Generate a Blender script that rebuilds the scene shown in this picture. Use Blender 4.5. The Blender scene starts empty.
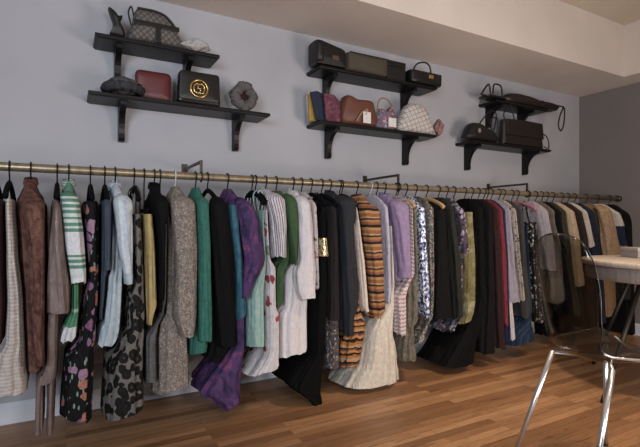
import bpy, bmesh, math, random
from mathutils import Vector, Matrix, Quaternion
C = bpy.context.scene.collection
PI = math.pi
# ------------------------------------------------------------------ survey of the room
H = 1.2                 # eye height
D = 3.346               # eye to back wall
F = 457.0               # focal length for a 640 px wide frame
VH = 226.0              # horizon row
CS, SN = 0.874, 0.486
ROD_D = 2.88            # eye to rod, measured square to the wall
ROD_Y = ROD_D - D
ROD_Z = 1.51
XE = 5.49               # end wall
SOF_Z, CEIL_Z = 2.777, 3.32
def rx(u): return F*SN + CS*(u-320)
def ry(u): return F*CS - SN*(u-320)
def X(u, d): return d*rx(u)/ry(u)
def Z(u, v, d): return H + (VH-v)*d/ry(u)

# ------------------------------------------------------------------ materials
SAT = .86
def lin(c):
    if isinstance(c, str):
        c = tuple(int(c[i:i+2], 16)/255 for i in (0, 2, 4))
    L = .3*c[0]+.59*c[1]+.11*c[2]; c = tuple(L+(x-L)*SAT for x in c[:3])
    return tuple(x/12.92 if x <= .04045 else ((x+.055)/1.055)**2.4 for x in c[:3]) + (1,)
class NT:
    def __init__(s, name):
        s.m = bpy.data.materials.new(name); s.m.use_nodes = True
        s.t = s.m.node_tree; s.n = s.t.nodes; s.l = s.t.links
        s.b = s.n['Principled BSDF']; s.out = s.n['Material Output']
        s.tc = s.n.new('ShaderNodeTexCoord')
    def node(s, typ, **kw):
        n = s.n.new(typ)
        for k, v in kw.items(): setattr(n, k, v)
        return n
    def put(s, sock, v):
        if hasattr(v, 'is_linked'): s.l.new(v, sock)
        else: sock.default_value = v
    def math(s, op, a, b=0.0, c=None):
        n = s.node('ShaderNodeMath', operation=op)
        s.put(n.inputs[0], a); s.put(n.inputs[1], b)
        if c is not None: s.put(n.inputs[2], c)
        return n.outputs[0]
    def mapping(s, src='Object', scale=(1,1,1), loc=(0,0,0), rot=(0,0,0)):
        n = s.node('ShaderNodeMapping'); s.l.new(s.tc.outputs[src], n.inputs[0])
        n.inputs['Scale'].default_value = scale; n.inputs['Location'].default_value = loc; n.inputs['Rotation'].default_value = rot
        return n.outputs[0]
    def noise(s, vec, scale, detail=3, rough=.55, dist=0):
        n = s.node('ShaderNodeTexNoise'); s.l.new(vec, n.inputs['Vector'])
        n.inputs['Scale'].default_value = scale; n.inputs['Detail'].default_value = detail
        n.inputs['Roughness'].default_value = rough; n.inputs['Distortion'].default_value = dist
        return n.outputs['Fac']
    def vor(s, vec, scale, feature='F1'):
        n = s.node('ShaderNodeTexVoronoi', feature=feature); s.l.new(vec, n.inputs['Vector'])
        n.inputs['Scale'].default_value = scale
        return n
    def ramp(s, fac, stops, mode='LINEAR'):
        n = s.node('ShaderNodeValToRGB'); s.put(n.inputs[0], fac)
        r = n.color_ramp; r.interpolation = mode
        stops = sorted(stops, key=lambda q: q[0])
        r.elements[0].position = stops[0][0]; r.elements[0].color = lin(stops[0][1])
        r.elements[1].position = stops[-1][0]; r.elements[1].color = lin(stops[-1][1])
        for p, c in stops[1:-1]:
            e = r.elements.new(p); e.color = lin(c)
        return n.outputs['Color']
    def mix(s, fac, a, b, mode='MIX'):
        n = s.node('ShaderNodeMix', data_type='RGBA', blend_type=mode)
        s.put(n.inputs[0], fac); s.put(n.inputs[6], a); s.put(n.inputs[7], b)
        return n.outputs[2]
    def sep(s, vec):
        n = s.node('ShaderNodeSeparateXYZ'); s.l.new(vec, n.inputs[0]); return n.outputs
    def bump(s, h, strength=.3, dist=.01):
        n = s.node('ShaderNodeBump'); n.inputs['Strength'].default_value = strength; n.inputs['Distance'].default_value = dist
        s.l.new(h, n.inputs['Height']); s.l.new(n.outputs[0], s.b.inputs['Normal'])
    def fin(s, col, rough=.85, spec=.2, metal=0, sheen=0, vary=.18, vscale=40, wrinkle=.6):
        o = s.tc.outputs['Object']
        if vary:
            f = s.noise(o, vscale, 4, .7)
            g = s.ramp(f, [(.25, (1-vary,)*3), (.75, (1.0,)*3)])
            col = s.mix(1.0, col, g, 'MULTIPLY')
        s.put(s.b.inputs['Base Color'], col)
        s.b.inputs['Roughness'].default_value = rough; s.b.inputs['Specular IOR Level'].default_value = spec
        s.b.inputs['Metallic'].default_value = metal
        if sheen: s.b.inputs['Sheen Weight'].default_value = sheen
        if wrinkle:
            s.bump(s.noise(s.mapping(scale=(1, 1, .3)), 22, 3, .5, .6), wrinkle, .03)
        return s.m
def plain(name, c, **k):
    s = NT(name); return s.fin(lin(c), **k)
def tworamp(name, cs, scale=6, stretch=(1,1,1), lo=.3, hi=.7, dist=1.0, **k):   # cloudy / tie-dye
    s = NT(name); f = s.noise(s.mapping(scale=stretch), scale, 4, .6, dist)
    n = len(cs); return s.fin(s.ramp(f, [(lo+(hi-lo)*i/max(1, n-1), c) for i, c in enumerate(cs)]), **k)
def hstripes(name, stops, freq, wav=0, **k):                                    # bands across the cloth
    s = NT(name); z = s.sep(s.tc.outputs['Object'])[2]
    if wav: z = s.math('ADD', z, s.math('MULTIPLY', s.noise(s.tc.outputs['Object'], 9, 2), wav))
    f = s.math('FRACT', s.math('ADD', s.math('MULTIPLY', z, freq), 50.0))
    return s.fin(s.ramp(f, stops, 'CONSTANT'), **k)
def vstripes(name, stops, freq, **k):                                           # bands down the cloth
    s = NT(name); q = s.sep(s.tc.outputs['UV'])[0]
    f = s.math('FRACT', s.math('ADD', s.math('MULTIPLY', q, freq), 50.0))
    return s.fin(s.ramp(f, stops, 'CONSTANT'), **k)
def bands(name, u, d, vs, base=None, **k):                                      # bands at measured heights
    s = NT(name); z = s.sep(s.tc.outputs['Object'])[2]
    f = s.math('MULTIPLY', s.math('MULTIPLY', z, -1), 1/1.5)
    st = []
    for v, c in vs: st.append((max(0, min(1, (ROD_Z - Z(u, v, d))/1.5)), c))
    return s.fin(s.ramp(f, [(0, vs[0][1])] + st, 'CONSTANT'), **k)
def floral(name, base, cs, scale=9, size=.42, stretch=(1,1,1), leaf=None, **k):
    s = NT(name); vec = s.mapping(scale=stretch)
    wob = s.node('ShaderNodeVectorMath', operation='ADD'); s.l.new(vec, wob.inputs[0])
    nz = s.node('ShaderNodeTexNoise'); s.l.new(vec, nz.inputs[0]); nz.inputs['Scale'].default_value = 14
    sc = s.node('ShaderNodeVectorMath', operation='SCALE'); s.l.new(nz.outputs['Color'], sc.inputs[0]); sc.inputs['Scale'].default_value = .06
    s.l.new(sc.outputs[0], wob.inputs[1])
    v = s.vor(wob.outputs[0], scale)
    cell = s.sep(v.outputs['Color'])[0]
    n = len(cs); pick = s.ramp(cell, [(i/n, c) for i, c in enumerate(cs)], 'CONSTANT') if n > 1 else lin(cs[0])
    mask = s.math('LESS_THAN', v.outputs['Distance'], size)
    col = s.mix(mask, lin(base), pick)
    if leaf:
        v2 = s.vor(s.mapping(scale=(stretch[0]*1.0, stretch[1], stretch[2]*.45), rot=(.5, .4, 0)), scale*2.4)
        m2 = s.math('LESS_THAN', v2.outputs['Distance'], .27)
        m2 = s.math('MULTIPLY', m2, s.math('SUBTRACT', 1.0, mask))
        m2 = s.math('MULTIPLY', m2, s.math('GREATER_THAN', s.sep(v2.outputs['Color'])[1], .15))
        col = s.mix(m2, col, lin(leaf))
    return s.fin(col, **k)
def leopard(name):
    s = NT(name); vec = s.mapping(scale=(1, 1, .8))
    v = s.vor(vec, 23); d = s.math('ADD', v.outputs['Distance'], s.math('MULTIPLY', s.math('SUBTRACT', s.noise(vec, 34, 2), .5), .5))
    col = s.ramp(d, [(0, '3c3733'), (.13, '0b0a0a'), (.55, '6a6561'), (1, '736e69')], 'CONSTANT')
    col = s.mix(s.ramp(s.noise(vec, 60, 2), [(.45, (0,0,0)), (.6, (.35,.35,.35))]), col, lin('4a4643'))
    return s.fin(col, rough=.7, vary=.15)
def sequin(name, cs, scale=95, metal=.6, rough=.25):
    s = NT(name); v = s.vor(s.tc.outputs['Object'], scale)
    c = s.sep(v.outputs['Color']); n = len(cs)
    col = s.ramp(c[0], [(i/n, q) for i, q in enumerate(cs)], 'CONSTANT')
    nm = s.node('ShaderNodeNormalMap'); nm.inputs['Strength'].default_value = .45
    s.fin(col, rough=rough, metal=metal, vary=0, wrinkle=0)
    s.bump(c[1], .9, .012)
    return s.m
def chevron(name, c1, c2):
    s = NT(name); o = s.sep(s.tc.outputs['Object']); 
    zig = s.math('PINGPONG', s.math('ADD', o[0], s.math('MULTIPLY', o[1], .8)), .012)
    f = s.math('FRACT', s.math('ADD', s.math('MULTIPLY', s.math('ADD', o[2], zig), 34), 80.0))
    return s.fin(s.ramp(f, [(0, c1), (.4, c2), (1, c2)], 'CONSTANT'))
def hard(name, c, rough=.5, metal=0, spec=.5, vary=.12, vscale=25, bump=0, coat=0):
    s = NT(name); s.fin(lin(c), rough, spec, metal, 0, vary, vscale, 0)
    if bump: s.bump(s.noise(s.tc.outputs['Object'], 120, 4), bump, .004)
    if coat: s.b.inputs['Coat Weight'].default_value = coat
    return s.m
def quilt(name, c1, c2, sc=38):
    s = NT(name); o = s.sep(s.tc.outputs['Object'])
    a = s.math('PINGPONG', s.math('MULTIPLY', s.math('ADD', o[0], o[2]), sc), .5)
    b = s.math('PINGPONG', s.math('MULTIPLY', s.math('SUBTRACT', o[0], o[2]), sc), .5)
    f = s.math('MINIMUM', a, b)
    return s.fin(s.ramp(f, [(0, c1), (.12, c2), (1, c2)], 'CONSTANT'), rough=.6, wrinkle=0)
def paint(name, c, vary=.06):
    s = NT(name); f = s.noise(s.tc.outputs['Object'], 1.3, 3)
    col = s.mix(1.0, lin(c), s.ramp(f, [(.3, (1-vary,)*3), (.7, (1,1,1))]), 'MULTIPLY')
    s.put(s.b.inputs['Base Color'], col); s.b.inputs['Roughness'].default_value = .75; s.b.inputs['Specular IOR Level'].default_value = .25
    s.bump(s.noise(s.tc.outputs['Object'], 180, 2), .06, .003)
    return s.m
def wood_floor():
    s = NT('oak_strip_floor'); o = s.tc.outputs['Object']
    br = s.node('ShaderNodeTexBrick'); s.l.new(o, br.inputs['Vector'])
    br.offset = .37; br.offset_frequency = 2
    for k, v in (('Scale', 1.0), ('Mortar Size', .0012), ('Brick Width', 1.15), ('Row Height', .057), ('Bias', -.1), ('Mortar Smooth', .2)): br.inputs[k].default_value = v
    br.inputs['Color1'].default_value = (0,0,0,1); br.inputs['Color2'].default_value = (1,1,1,1); br.inputs['Mortar'].default_value = (.4,.4,.4,1)
    pl = s.ramp(br.outputs['Color'], [(0, '7f5838'), (.35, '936844'), (.65, '9f734d'), (1, 'b3865e')])
    off = s.math('MULTIPLY', s.sep(br.outputs['Color'])[0], 37.0)
    mp = s.node('ShaderNodeMapping'); s.l.new(o, mp.inputs[0]); mp.inputs['Scale'].default_value = (.55, 9, 1)
    cv = s.node('ShaderNodeCombineXYZ'); s.l.new(off, cv.inputs[0]); s.l.new(off, cv.inputs[1]); s.l.new(cv.outputs[0], mp.inputs['Location'])
    g = s.noise(mp.outputs[0], 5, 6, .65, 1.4)
    col = s.mix(1.0, pl, s.ramp(g, [(.3, (.68,.60,.52)), (.48, (1,1,1)), (.75, (.84,.78,.72))]), 'MULTIPLY')
    col = s.mix(s.math('MULTIPLY', br.outputs['Fac'], .8), col, lin('2e1a0e'))
    s.put(s.b.inputs['Base Color'], col); s.b.inputs['Specular IOR Level'].default_value = .4
    s.put(s.b.inputs['Roughness'], s.math('ADD', s.math('MULTIPLY', g, .2), .3))
    s.bump(s.math('SUBTRACT', 1.0, br.outputs['Fac']), .25, .002)
    return s.m
def table_wood(name, a, b):
    s = NT(name); g = s.noise(s.mapping(scale=(1.2, 14, 1.2)), 4, 6, .65, .8)
    s.put(s.b.inputs['Base Color'], s.ramp(g, [(.3, a), (.7, b)])); s.b.inputs['Roughness'].default_value = .5
    return s.m
def smoke_acrylic(name):
    s = NT(name)
    tr = s.node('ShaderNodeBsdfTransparent'); tr.inputs[0].default_value = (.64, .62, .57, 1)
    gl = s.node('ShaderNodeBsdfGlossy'); gl.inputs['Roughness'].default_value = .06; gl.inputs[0].default_value = (.9,.9,.9,1)
    lw = s.node('ShaderNodeLayerWeight'); lw.inputs[0].default_value = .5
    fr_ = s.math('ADD', .035, s.math('MULTIPLY', s.math('POWER', lw.outputs['Facing'], 4.0), .5))
    mx = s.node('ShaderNodeMixShader'); s.l.new(fr_, mx.inputs[0]); s.l.new(tr.outputs[0], mx.inputs[1]); s.l.new(gl.outputs[0], mx.inputs[2])
    s.l.new(mx.outputs[0], s.out.inputs['Surface'])
    return s.m

# ------------------------------------------------------------------ object helpers
def link(name, verts, faces, mat, parent=None, uvs=None, smooth=True):
    me = bpy.data.meshes.new(name); me.from_pydata([tuple(v) for v in verts], [], faces)
    if uvs:
        lay = me.uv_layers.new()
        for lp in me.loops: lay.data[lp.index].uv = uvs[lp.vertex_index]
    if smooth: me.polygons.foreach_set('use_smooth', [True]*len(me.polygons))
    me.materials.append(mat); me.update()
    o = bpy.data.objects.new(name, me); C.objects.link(o)
    if parent is not None: o.parent = parent
    return o
def obj(name, bm, mat, parent=None, smooth=False):
    me = bpy.data.meshes.new(name); bmesh.ops.recalc_face_normals(bm, faces=bm.faces); bm.to_mesh(me); bm.free()
    if smooth: me.polygons.foreach_set('use_smooth', [True]*len(me.polygons))
    me.materials.append(mat)
    o = bpy.data.objects.new(name, me); C.objects.link(o)
    if parent is not None: o.parent = parent
    return o
def tag(o, label=None, cat=None, group=None, kind=None):
    if label: o['label'] = label
    if cat: o['category'] = cat
    if group: o['group'] = group
    if kind: o['kind'] = kind
    return o
def thing(name, label, cat, loc=(0,0,0), rz=0, group=None):
    o = bpy.data.objects.new(name, None); C.objects.link(o); o.empty_display_size = .05
    o.location = loc; o.rotation_euler = (0, 0, rz)
    return tag(o, label, cat, group)
def box(bm, lo, hi, bev=0):
    r = bmesh.ops.create_cube(bm, size=1)['verts']
    for v in r: v.co = Vector([lo[i] + (v.co[i]+.5)*(hi[i]-lo[i]) for i in range(3)])
    if bev:
        es = list({e for v in r for e in v.link_edges})
        bmesh.ops.bevel(bm, geom=es, offset=bev, segments=2, affect='EDGES', profile=.5)
def boxbm(lo, hi, bev=0):
    bm = bmesh.new(); box(bm, lo, hi, bev); return bm
def tube(bm, pts, r, n=8, closed=False, flat=1.0, cap=True):
    pts = [Vector(p) for p in pts]; N = len(pts); rs = r if isinstance(r, (list, tuple)) else [r]*N
    rings = []; up = None
    for i, p in enumerate(pts):
        a = pts[(i-1) % N] if (closed or i) else p; b = pts[(i+1) % N] if (closed or i < N-1) else p
        t = (b-a).normalized()
        if up is None:
            up = Vector((0,0,1)) if abs(t.z) < .9 else Vector((1,0,0))
        s = t.cross(up).normalized(); up = s.cross(t).normalized()
        rings.append([bm.verts.new(p + (s*math.cos(2*PI*k/n)*flat + up*math.sin(2*PI*k/n))*rs[i]) for k in range(n)])
    for i in range(N if closed else N-1):
        A, B = rings[i], rings[(i+1) % N]
        for k in range(n): bm.faces.new((A[k], A[(k+1) % n], B[(k+1) % n], B[k]))
    if cap and not closed: bm.faces.new(rings[0][::-1]); bm.faces.new(rings[-1])
def tubebm(pts, r, n=8, closed=False, flat=1.0):
    bm = bmesh.new(); tube(bm, pts, r, n, closed, flat); return bm
def spline(ps, n=6, closed=False):
    ps = [Vector(p) for p in ps]; out = []; N = len(ps)
    for i in range(N if closed else N-1):
        g = lambda k: ps[k % N] if closed else ps[max(0, min(N-1, k))]
        p0, p1, p2, p3 = g(i-1), g(i), g(i+1), g(i+2)
        for j in range(n):
            t = j/n; out.append(.5*((2*p1)+(p2-p0)*t+(2*p0-5*p1+4*p2-p3)*t*t+(3*p1-p0-3*p2+p3)*t**3))
    if not closed: out.append(ps[-1])
    return out
def lathe(bm, prof, n=48):
    rings = [[bm.verts.new((r*math.cos(2*PI*k/n), r*math.sin(2*PI*k/n), z)) for k in range(n)] for r, z in prof]
    for A, B in zip(rings, rings[1:]):
        for k in range(n): bm.faces.new((A[k], A[(k+1) % n], B[(k+1) % n], B[k]))
    bm.faces.new(rings[0][::-1]); bm.faces.new(rings[-1])
def slab(bm, outline, d, puff=.12, rnd=3, y0=0.0):
    """A filled outline in x-z given thickness d in y with softened, puffed faces."""
    cx = sum(p[0] for p in outline)/len(outline); cz = sum(p[1] for p in outline)/len(outline)
    rings = []
    for t in (-1, -.88, -.5, 0, .5, .88, 1):
        sc = 1 - puff*abs(t)**rnd
        rings.append([bm.verts.new((cx+(x-cx)*sc, y0 + t*d/2, cz+(z-cz)*sc)) for x, z in outline])
    n = len(outline)
    for A, B in zip(rings, rings[1:]):
        for k in range(n): bm.faces.new((A[k], A[(k+1) % n], B[(k+1) % n], B[k]))
    for R, s in ((rings[0], -1), (rings[-1], 1)):
        inner = [bm.verts.new((cx+(v.co.x-cx)*.5, v.co.y + s*d*.1, cz+(v.co.z-cz)*.5)) for v in R]
        for k in range(n): bm.faces.new((R[k], R[(k+1) % n], inner[(k+1) % n], inner[k]))
        bm.faces.new(inner)
def slabbm(outline, d, puff=.12, rnd=3, y0=0.0):
    bm = bmesh.new(); slab(bm, outline, d, puff, rnd, y0); return bm
def rrect(x0, x1, z0, z1, r, n=4, taper=0.0):
    out = []
    for cx, cz, a in ((x1-r, z0+r, -PI/2), (x1-r, z1-r, 0), (x0+r, z1-r, PI/2), (x0+r, z0+r, PI)):
        for k in range(n+1):
            t = a + PI/2*k/n; out.append((cx+r*math.cos(t), cz+r*math.sin(t)))
    m = (x0+x1)/2
    return [(m+(x-m)*(1-taper*(z-z0)/(z1-z0)), z) for x, z in out]
def smooth_poly(ps, n=4):
    return [(p.x, max(0.0, p.z)) for p in spline([(x, 0, z) for x, z in ps], n, True)]

# ------------------------------------------------------------------ the setting
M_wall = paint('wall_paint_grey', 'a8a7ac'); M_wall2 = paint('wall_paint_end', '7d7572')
M_ceil = paint('ceiling_paint', 'c9bda9'); M_sof = paint('soffit_paint', 'd3c6bc'); M_base = paint('baseboard_paint', 'c9ccd4')
M_floor = wood_floor()
XL, YF = -4.2, -6.6
def struct(name, lo, hi, m, bev=0):
    return tag(obj(name, boxbm(lo, hi, bev), m), kind='structure')
struct('floor', (XL-.1, YF-.1, -.1), (XE+.1, .1, 0), M_floor)
struct('wall_back', (XL-.1, 0, 0), (XE+.1, .1, CEIL_Z), M_wall)
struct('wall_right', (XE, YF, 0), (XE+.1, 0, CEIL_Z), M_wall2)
struct('wall_left', (XL-.1, YF, 0), (XL, 0, CEIL_Z), M_wall)
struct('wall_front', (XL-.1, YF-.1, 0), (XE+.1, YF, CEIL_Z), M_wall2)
struct('ceiling', (XL-.1, YF-.1, CEIL_Z), (XE+.1, .1, CEIL_Z+.1), M_ceil)
struct('trim_1', (XL, -.686, SOF_Z), (XE, 0, CEIL_Z), M_sof)
struct('trim_2', (5.16, YF, SOF_Z), (XE, -.686, CEIL_Z), M_sof)
def baseboard(name, a, b, along_x):
    prof = [(0, 0), (.014, 0), (.014, .105), (.009, .12), (.004, .128), (0, .128)]
    bm = bmesh.new(); R = []
    for e in (a, b):
        R.append([bm.verts.new((e, -p, z) if along_x else (XE-p, e, z)) for p, z in prof])
    n = len(prof)
    for k in range(n): bm.faces.new((R[0][k], R[0][(k+1) % n], R[1][(k+1) % n], R[1][k]))
    bm.faces.new(R[0]); bm.faces.new(R[1][::-1])
    return tag(obj(name, bm, M_base), kind='structure')
baseboard('baseboard_back', XL, XE-.015, True); baseboard('baseboard_right', YF, 0, False)
# wall outlet under the clothes
M_plastic = hard('white_plastic', 'd5d6da', .4)
ox = X(97, D); oz = Z(97, 354, D)
t = thing('wall_outlet', 'white electrical outlet plate low on the grey wall', 'outlet', (ox, 0, oz))
obj('cover_plate', boxbm((-.036, -.007, -.058), (.036, -.001, .058), .003), M_plastic, t)
M_dark = hard('dark_slot', '1c1c1f', .6)
for dz in (-.022, .022):
    s_ = obj('socket', boxbm((-.017, -.0095, dz-.015), (.017, -.0065, dz+.015), .004), M_plastic, t)
    obj('slot', boxbm((-.009, -.0105, dz-.006), (-.006, -.0092, dz+.006)), M_dark, s_); obj('slot', boxbm((.006, -.0105, dz-.006), (.009, -.0092, dz+.006)), M_dark, s_)

# ------------------------------------------------------------------ rod and brackets
def rod_material():
    s = NT('aged_brass'); f = s.noise(s.mapping(scale=(3, 1, 1)), 12, 4)
    return s.fin(s.ramp(f, [(.3, '85745a'), (.7, 'a8977a')]), rough=.38, spec=.5, metal=.6, vary=.15, wrinkle=0)
M_brass = rod_material(); M_bronze = hard('dark_bronze', '4a4038', .4, .7)
t = thing('garment_rail', 'long brass pipe rail across the grey wall carrying all the clothes', 'clothes rail', (0, ROD_Y, ROD_Z))
R0 = .0235
bm = bmesh.new(); tube(bm, [(x, 0, 0) for x in (-1.6, .2, 2, 3.8, XE-.035)], R0, 20); obj('pipe', bm, M_brass, t, True)
bm = bmesh.new(); tube(bm, [(XE-.05, 0, 0), (XE-.035, 0, 0), (XE-.012, 0, 0)], [.03, .036, .034], 20); obj('end_flange', bm, M_bronze, t, True)
for i, x in enumerate((.745, 2.315, 3.885)):
    b = thing('rail_bracket', ('dark metal wall bracket holding the rail under the bag shelf with the red clutch', 'dark metal wall bracket holding the rail under the shelf with paper tags', 'dark metal wall bracket holding the rail beneath the shelf of dark bags')[i], 'bracket', (x, 0, ROD_Z), 0, 'rail brackets')
    obj('wall_plate', boxbm((-.022, -.006, .055), (.022, -.001, .135), .002), M_bronze, b)
    obj('arm', boxbm((-.008, ROD_Y-.008, .086), (.008, -.006, .104), .002), M_bronze, b)
    obj('drop', boxbm((-.008, ROD_Y-.008, R0+.004), (.008, ROD_Y+.008, .09), .002), M_bronze, b)
    obj('saddle', tubebm([(0, ROD_Y + (R0+.004)*math.cos(a), (R0+.004)*math.sin(a)) for a in [2*PI*k/20 for k in range(20)]], .0035, 8, True, 3), M_bronze, b, True)

# ------------------------------------------------------------------ hangers
M_velvet = plain('black_velvet', '0e0d0f', rough=.9, spec=.1, wrinkle=0)
M_hook = hard('dark_hook_wire', '3a2f2a', .35, .8); M_chrome = hard('polished_chrome', 'cfcfd2', .28, .9, vary=0)
HM = {'black': M_velvet, 'wood': hard('pale_wood_hanger', 'b58f62', .5), 'clear': hard('white_plastic_hanger', 'c8c6c4', .3),
      'pink': plain('pink_satin_hanger', 'b0707e', rough=.5, wrinkle=0), 'brass': hard('yellow_hanger', 'b49a4e', .45)}
HWORD = {'black': 'black velvet hanger', 'wood': 'pale wooden hanger', 'clear': 'white plastic hanger', 'pink': 'pink padded hanger', 'brass': 'mustard yellow hanger'}
def hook_pts(lean):
    r = R0 + .0062; pts = []
    for k in range(15):
        a = math.radians(-20 + k*230/14)
        pts.append((lean*.3, r*math.cos(a), r*math.sin(a)))
    pts += [(0, -.008, -R0-.022), (0, -.0015, -R0-.032), (0, 0, -.082)]
    return pts
def make_hanger(x, short, kind, w, clip=None, neck=-.090, rz=0, thick=False):
    t = thing('clothes_hanger', '%s on the rail holding the %s' % (HWORD[kind], short), 'hanger', (x, ROD_Y, ROD_Z), rz, 'clothes hangers on the rail')
    obj('hook', tubebm(hook_pts(0), .0042, 6), M_hook if kind != 'clear' else HM['clear'], t, True)
    bm = bmesh.new()
    if clip is None:
        dz = .07 if w < .17 else .075
        pts = spline([(0, -w, neck-dz), (0, -w*.8, neck-dz*.62), (0, -w*.4, neck-dz*.18), (0, 0, neck+.004), (0, w*.4, neck-dz*.18), (0, w*.8, neck-dz*.62), (0, w, neck-dz)], 4)
        n = len(pts); tube(bm, pts, [(.019 if thick else .0085)-.004*math.sin(PI*i/(n-1)) for i in range(n)], 10, flat=.75 if thick else 1.0)
        obj('shoulder_bar', bm, HM[kind], t, True)
    else:
        tube(bm, [(0, 0, -.07), (0, 0, clip+.03)], .004, 6); obj('stem', bm, M_hook, t)
        obj('crossbar', tubebm([(0, -w, clip+.03), (0, 0, clip+.032), (0, w, clip+.03)], .004, 6), HM[kind], t)
        for s in (-1, 1): obj('clip', boxbm((-.012, s*(w-.02)-.012, clip+.012), (.012, s*(w-.02)+.012, clip+.036), .003), M_velvet, t)
    return t

# ------------------------------------------------------------------ garments
def interp(rows, z, i):
    if z >= rows[0][0]: return rows[0][i]
    for a, b in zip(rows, rows[1:]):
        if z >= b[0]:
            q = (a[0]-z)/(a[0]-b[0]); q = q*q*(3-2*q)*.5 + q*.5
            return a[i]+(b[i]-a[i])*q
    return rows[-1][i]
def loft(name, rings, mat, parent, cap=None):
    n = len(rings[0]); vs = []; uv = []; fs = []
    for R in rings:
        acc = 0
        L = [0]
        for k in range(1, n): acc += math.dist(R[k], R[k-1]); L.append(acc)
        for k in range(n): vs.append(R[k]); uv.append((L[k], R[k][2]))
    for i in range(len(rings)-1):
        for k in range(n):
            a = i*n+k; b = i*n+(k+1) % n; fs.append((a, b, b+n, a+n))
    if cap: fs.append(tuple(range(n))[::-1])
    return link(name, vs, fs, mat, parent, uv)
def local_rows(rows, d):          # measured rows -> (z below rail, x centre, half thickness), absolute x
    out = []
    for v, l, r in rows:
        um = (l+r)/2
        out.append((Z(um, v, d)-ROD_Z, (X(l, d)+X(r, d))/2, max(.008, (X(r, d)-X(l, d))/2)))
    return out
def fold(th, z, a, fn, p):
    return a*(.45*math.sin(fn*th+p[0]+1.5*z)+.3*math.sin((2*fn+1)*th+p[1]-2*z)+.35*(2*abs(math.sin((fn*.5+1)*th+p[2]+.8*z))-1.2))
def body(parent, name, fc, x0, zt, zh, W, mat, rng, top='shoulder', fn=9, fa=.17, hem=.010, flare=.05, sd=.10, neck=.05):
    N = max(10, int((zt-zh)/.024)); n = 56
    p = [rng.uniform(0, 6) for _ in range(4)]; slant = rng.uniform(-.012, .012)
    rings = []
    for i in range(N+1):
        q = i/N
        if top != 'flat': q = q**1.2
        z = zt+(zh-zt)*q
        c, T = fc(z); c -= x0
        w = W*(1+flare*q)
        if top != 'flat':
            s = min(1, (zt-z)/sd)
            w = neck+(w-neck)*s**.7; g = (.62+.38*s**.8) if top == 'shoulder' else (.75+.25*s**.6)
            T = min(T, .05)*(g)*(1-s)+T*g*s; c = c*min(1, .2+s) if top == 'shoulder' else c
        a = fa*min(1, max(0, (q-.03)*2.2)); T = T/(1+a*.55)
        pw = .8-.25*q
        ring = []
        for k in range(n):
            th = 2*PI*k/n - PI
            cw, st = math.cos(th), math.sin(th)
            f = fold(th, z, a, fn, p)
            yy = math.copysign(abs(cw)**pw, cw)*(w+f*.07)
            xx = math.copysign(abs(st)**pw, st)*T*(1+f)
            zz = z + ((hem*math.sin(2*th+p[3]) + f*.06 + slant*st)*q**5 if i else 0)
            ring.append((c+xx, -yy, zz))
        rings.append(ring)
    return loft(name, rings, mat, parent)
def sleeve(parent, name, fc, x0, zt, zh, W, mat, rng, hw=.05, fa=.17):
    N = max(10, int((zt-zh)/.02)); n = 30; p = [rng.uniform(0, 6) for _ in range(4)]; rings = []
    for i in range(N+1):
        q = (i/N)**1.15; z = zt+(zh-zt)*q
        c, T = fc(z); c -= x0
        dome = min(1, (zt-z)/.055+.02); g = math.sqrt(1-(1-dome)**2)
        w = W-.05*(1-dome); a = fa*min(1, q*2); T = T/(1+a*.5)
        ring = []
        for k in range(n):
            th = 2*PI*k/n-PI; cw, st = math.cos(th), math.sin(th)
            f = fold(th, z*3, a, 5, p)
            ring.append((c+math.copysign(abs(st)**.85, st)*T*g*(1+f), -(w+math.copysign(abs(cw)**.85, cw)*hw*(.25+.75*g)*(1+f)), z+(.006*math.sin(th*2+p[1])+f*.04)*q**4))
        rings.append(ring)
    return loft(name, rings, mat, parent, cap=True)
def collar(parent, mat, T=.03, w=.052, h=.016):
    rings = []
    for z, k in ((-.09, 1.15), (-.074, 1.0), (-.074+h, .95), (-.070+h, 1.0), (-.068, 1.1), (-.086, 1.2)):
        rings.append([(T*k*math.sin(2*PI*j/24-PI), -w*k*math.cos(2*PI*j/24-PI), z-.012*math.cos(2*PI*j/24-PI)) for j in range(24)])
    return loft('collar', rings, mat, parent)
SPECS = []
def garment(name, cat, label, short, rows, mat, W=.2, sl=None, sm=None, top='shoulder', hk='black', x0=None, bname='body', cm=None,
            straps=False, skirt=False, hw=.05, hang_w=None, extra=(), cuff=None, cuffm=None, tagp=False, **k):
    rng = random.Random(len(SPECS)*17+3); W = W+rng.uniform(-.006, .006); d = ROD_D-W
    R = local_rows(rows, d)
    S = dict(name=name, cat=cat, label=label, short=short, mat=mat, W=W, sm=sm or mat, hk=hk, bname=bname, cm=cm, straps=straps, skirt=skirt, hw=hw, hang_w=hang_w, cuff=cuff, cuffm=cuffm, tagp=tagp, rng=rng, k=k)
    S['x0'] = X(x0, d) if x0 is not None else R[0][1]
    S['top'] = 'flat' if (straps or skirt) else top
    zt = {'flat': R[0][0], 'shoulder': -.072, 'wide': -.176}[S['top']]
    S['parts'] = [('body', bname, R, zt, R[-1][0], mat, {})]
    if sl:
        Q = local_rows(sl, ROD_D-W-hw*.6); S['parts'].append(('sleeve', 'sleeve', Q, Q[0][0]+.015, Q[-1][0], sm or mat, {}))
    for nm, er, em, ek in extra:
        Q = local_rows(er, d); S['parts'].append(('extra', nm, Q, Q[0][0], Q[-1][0], em, ek))
    SPECS.append(S)
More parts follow.
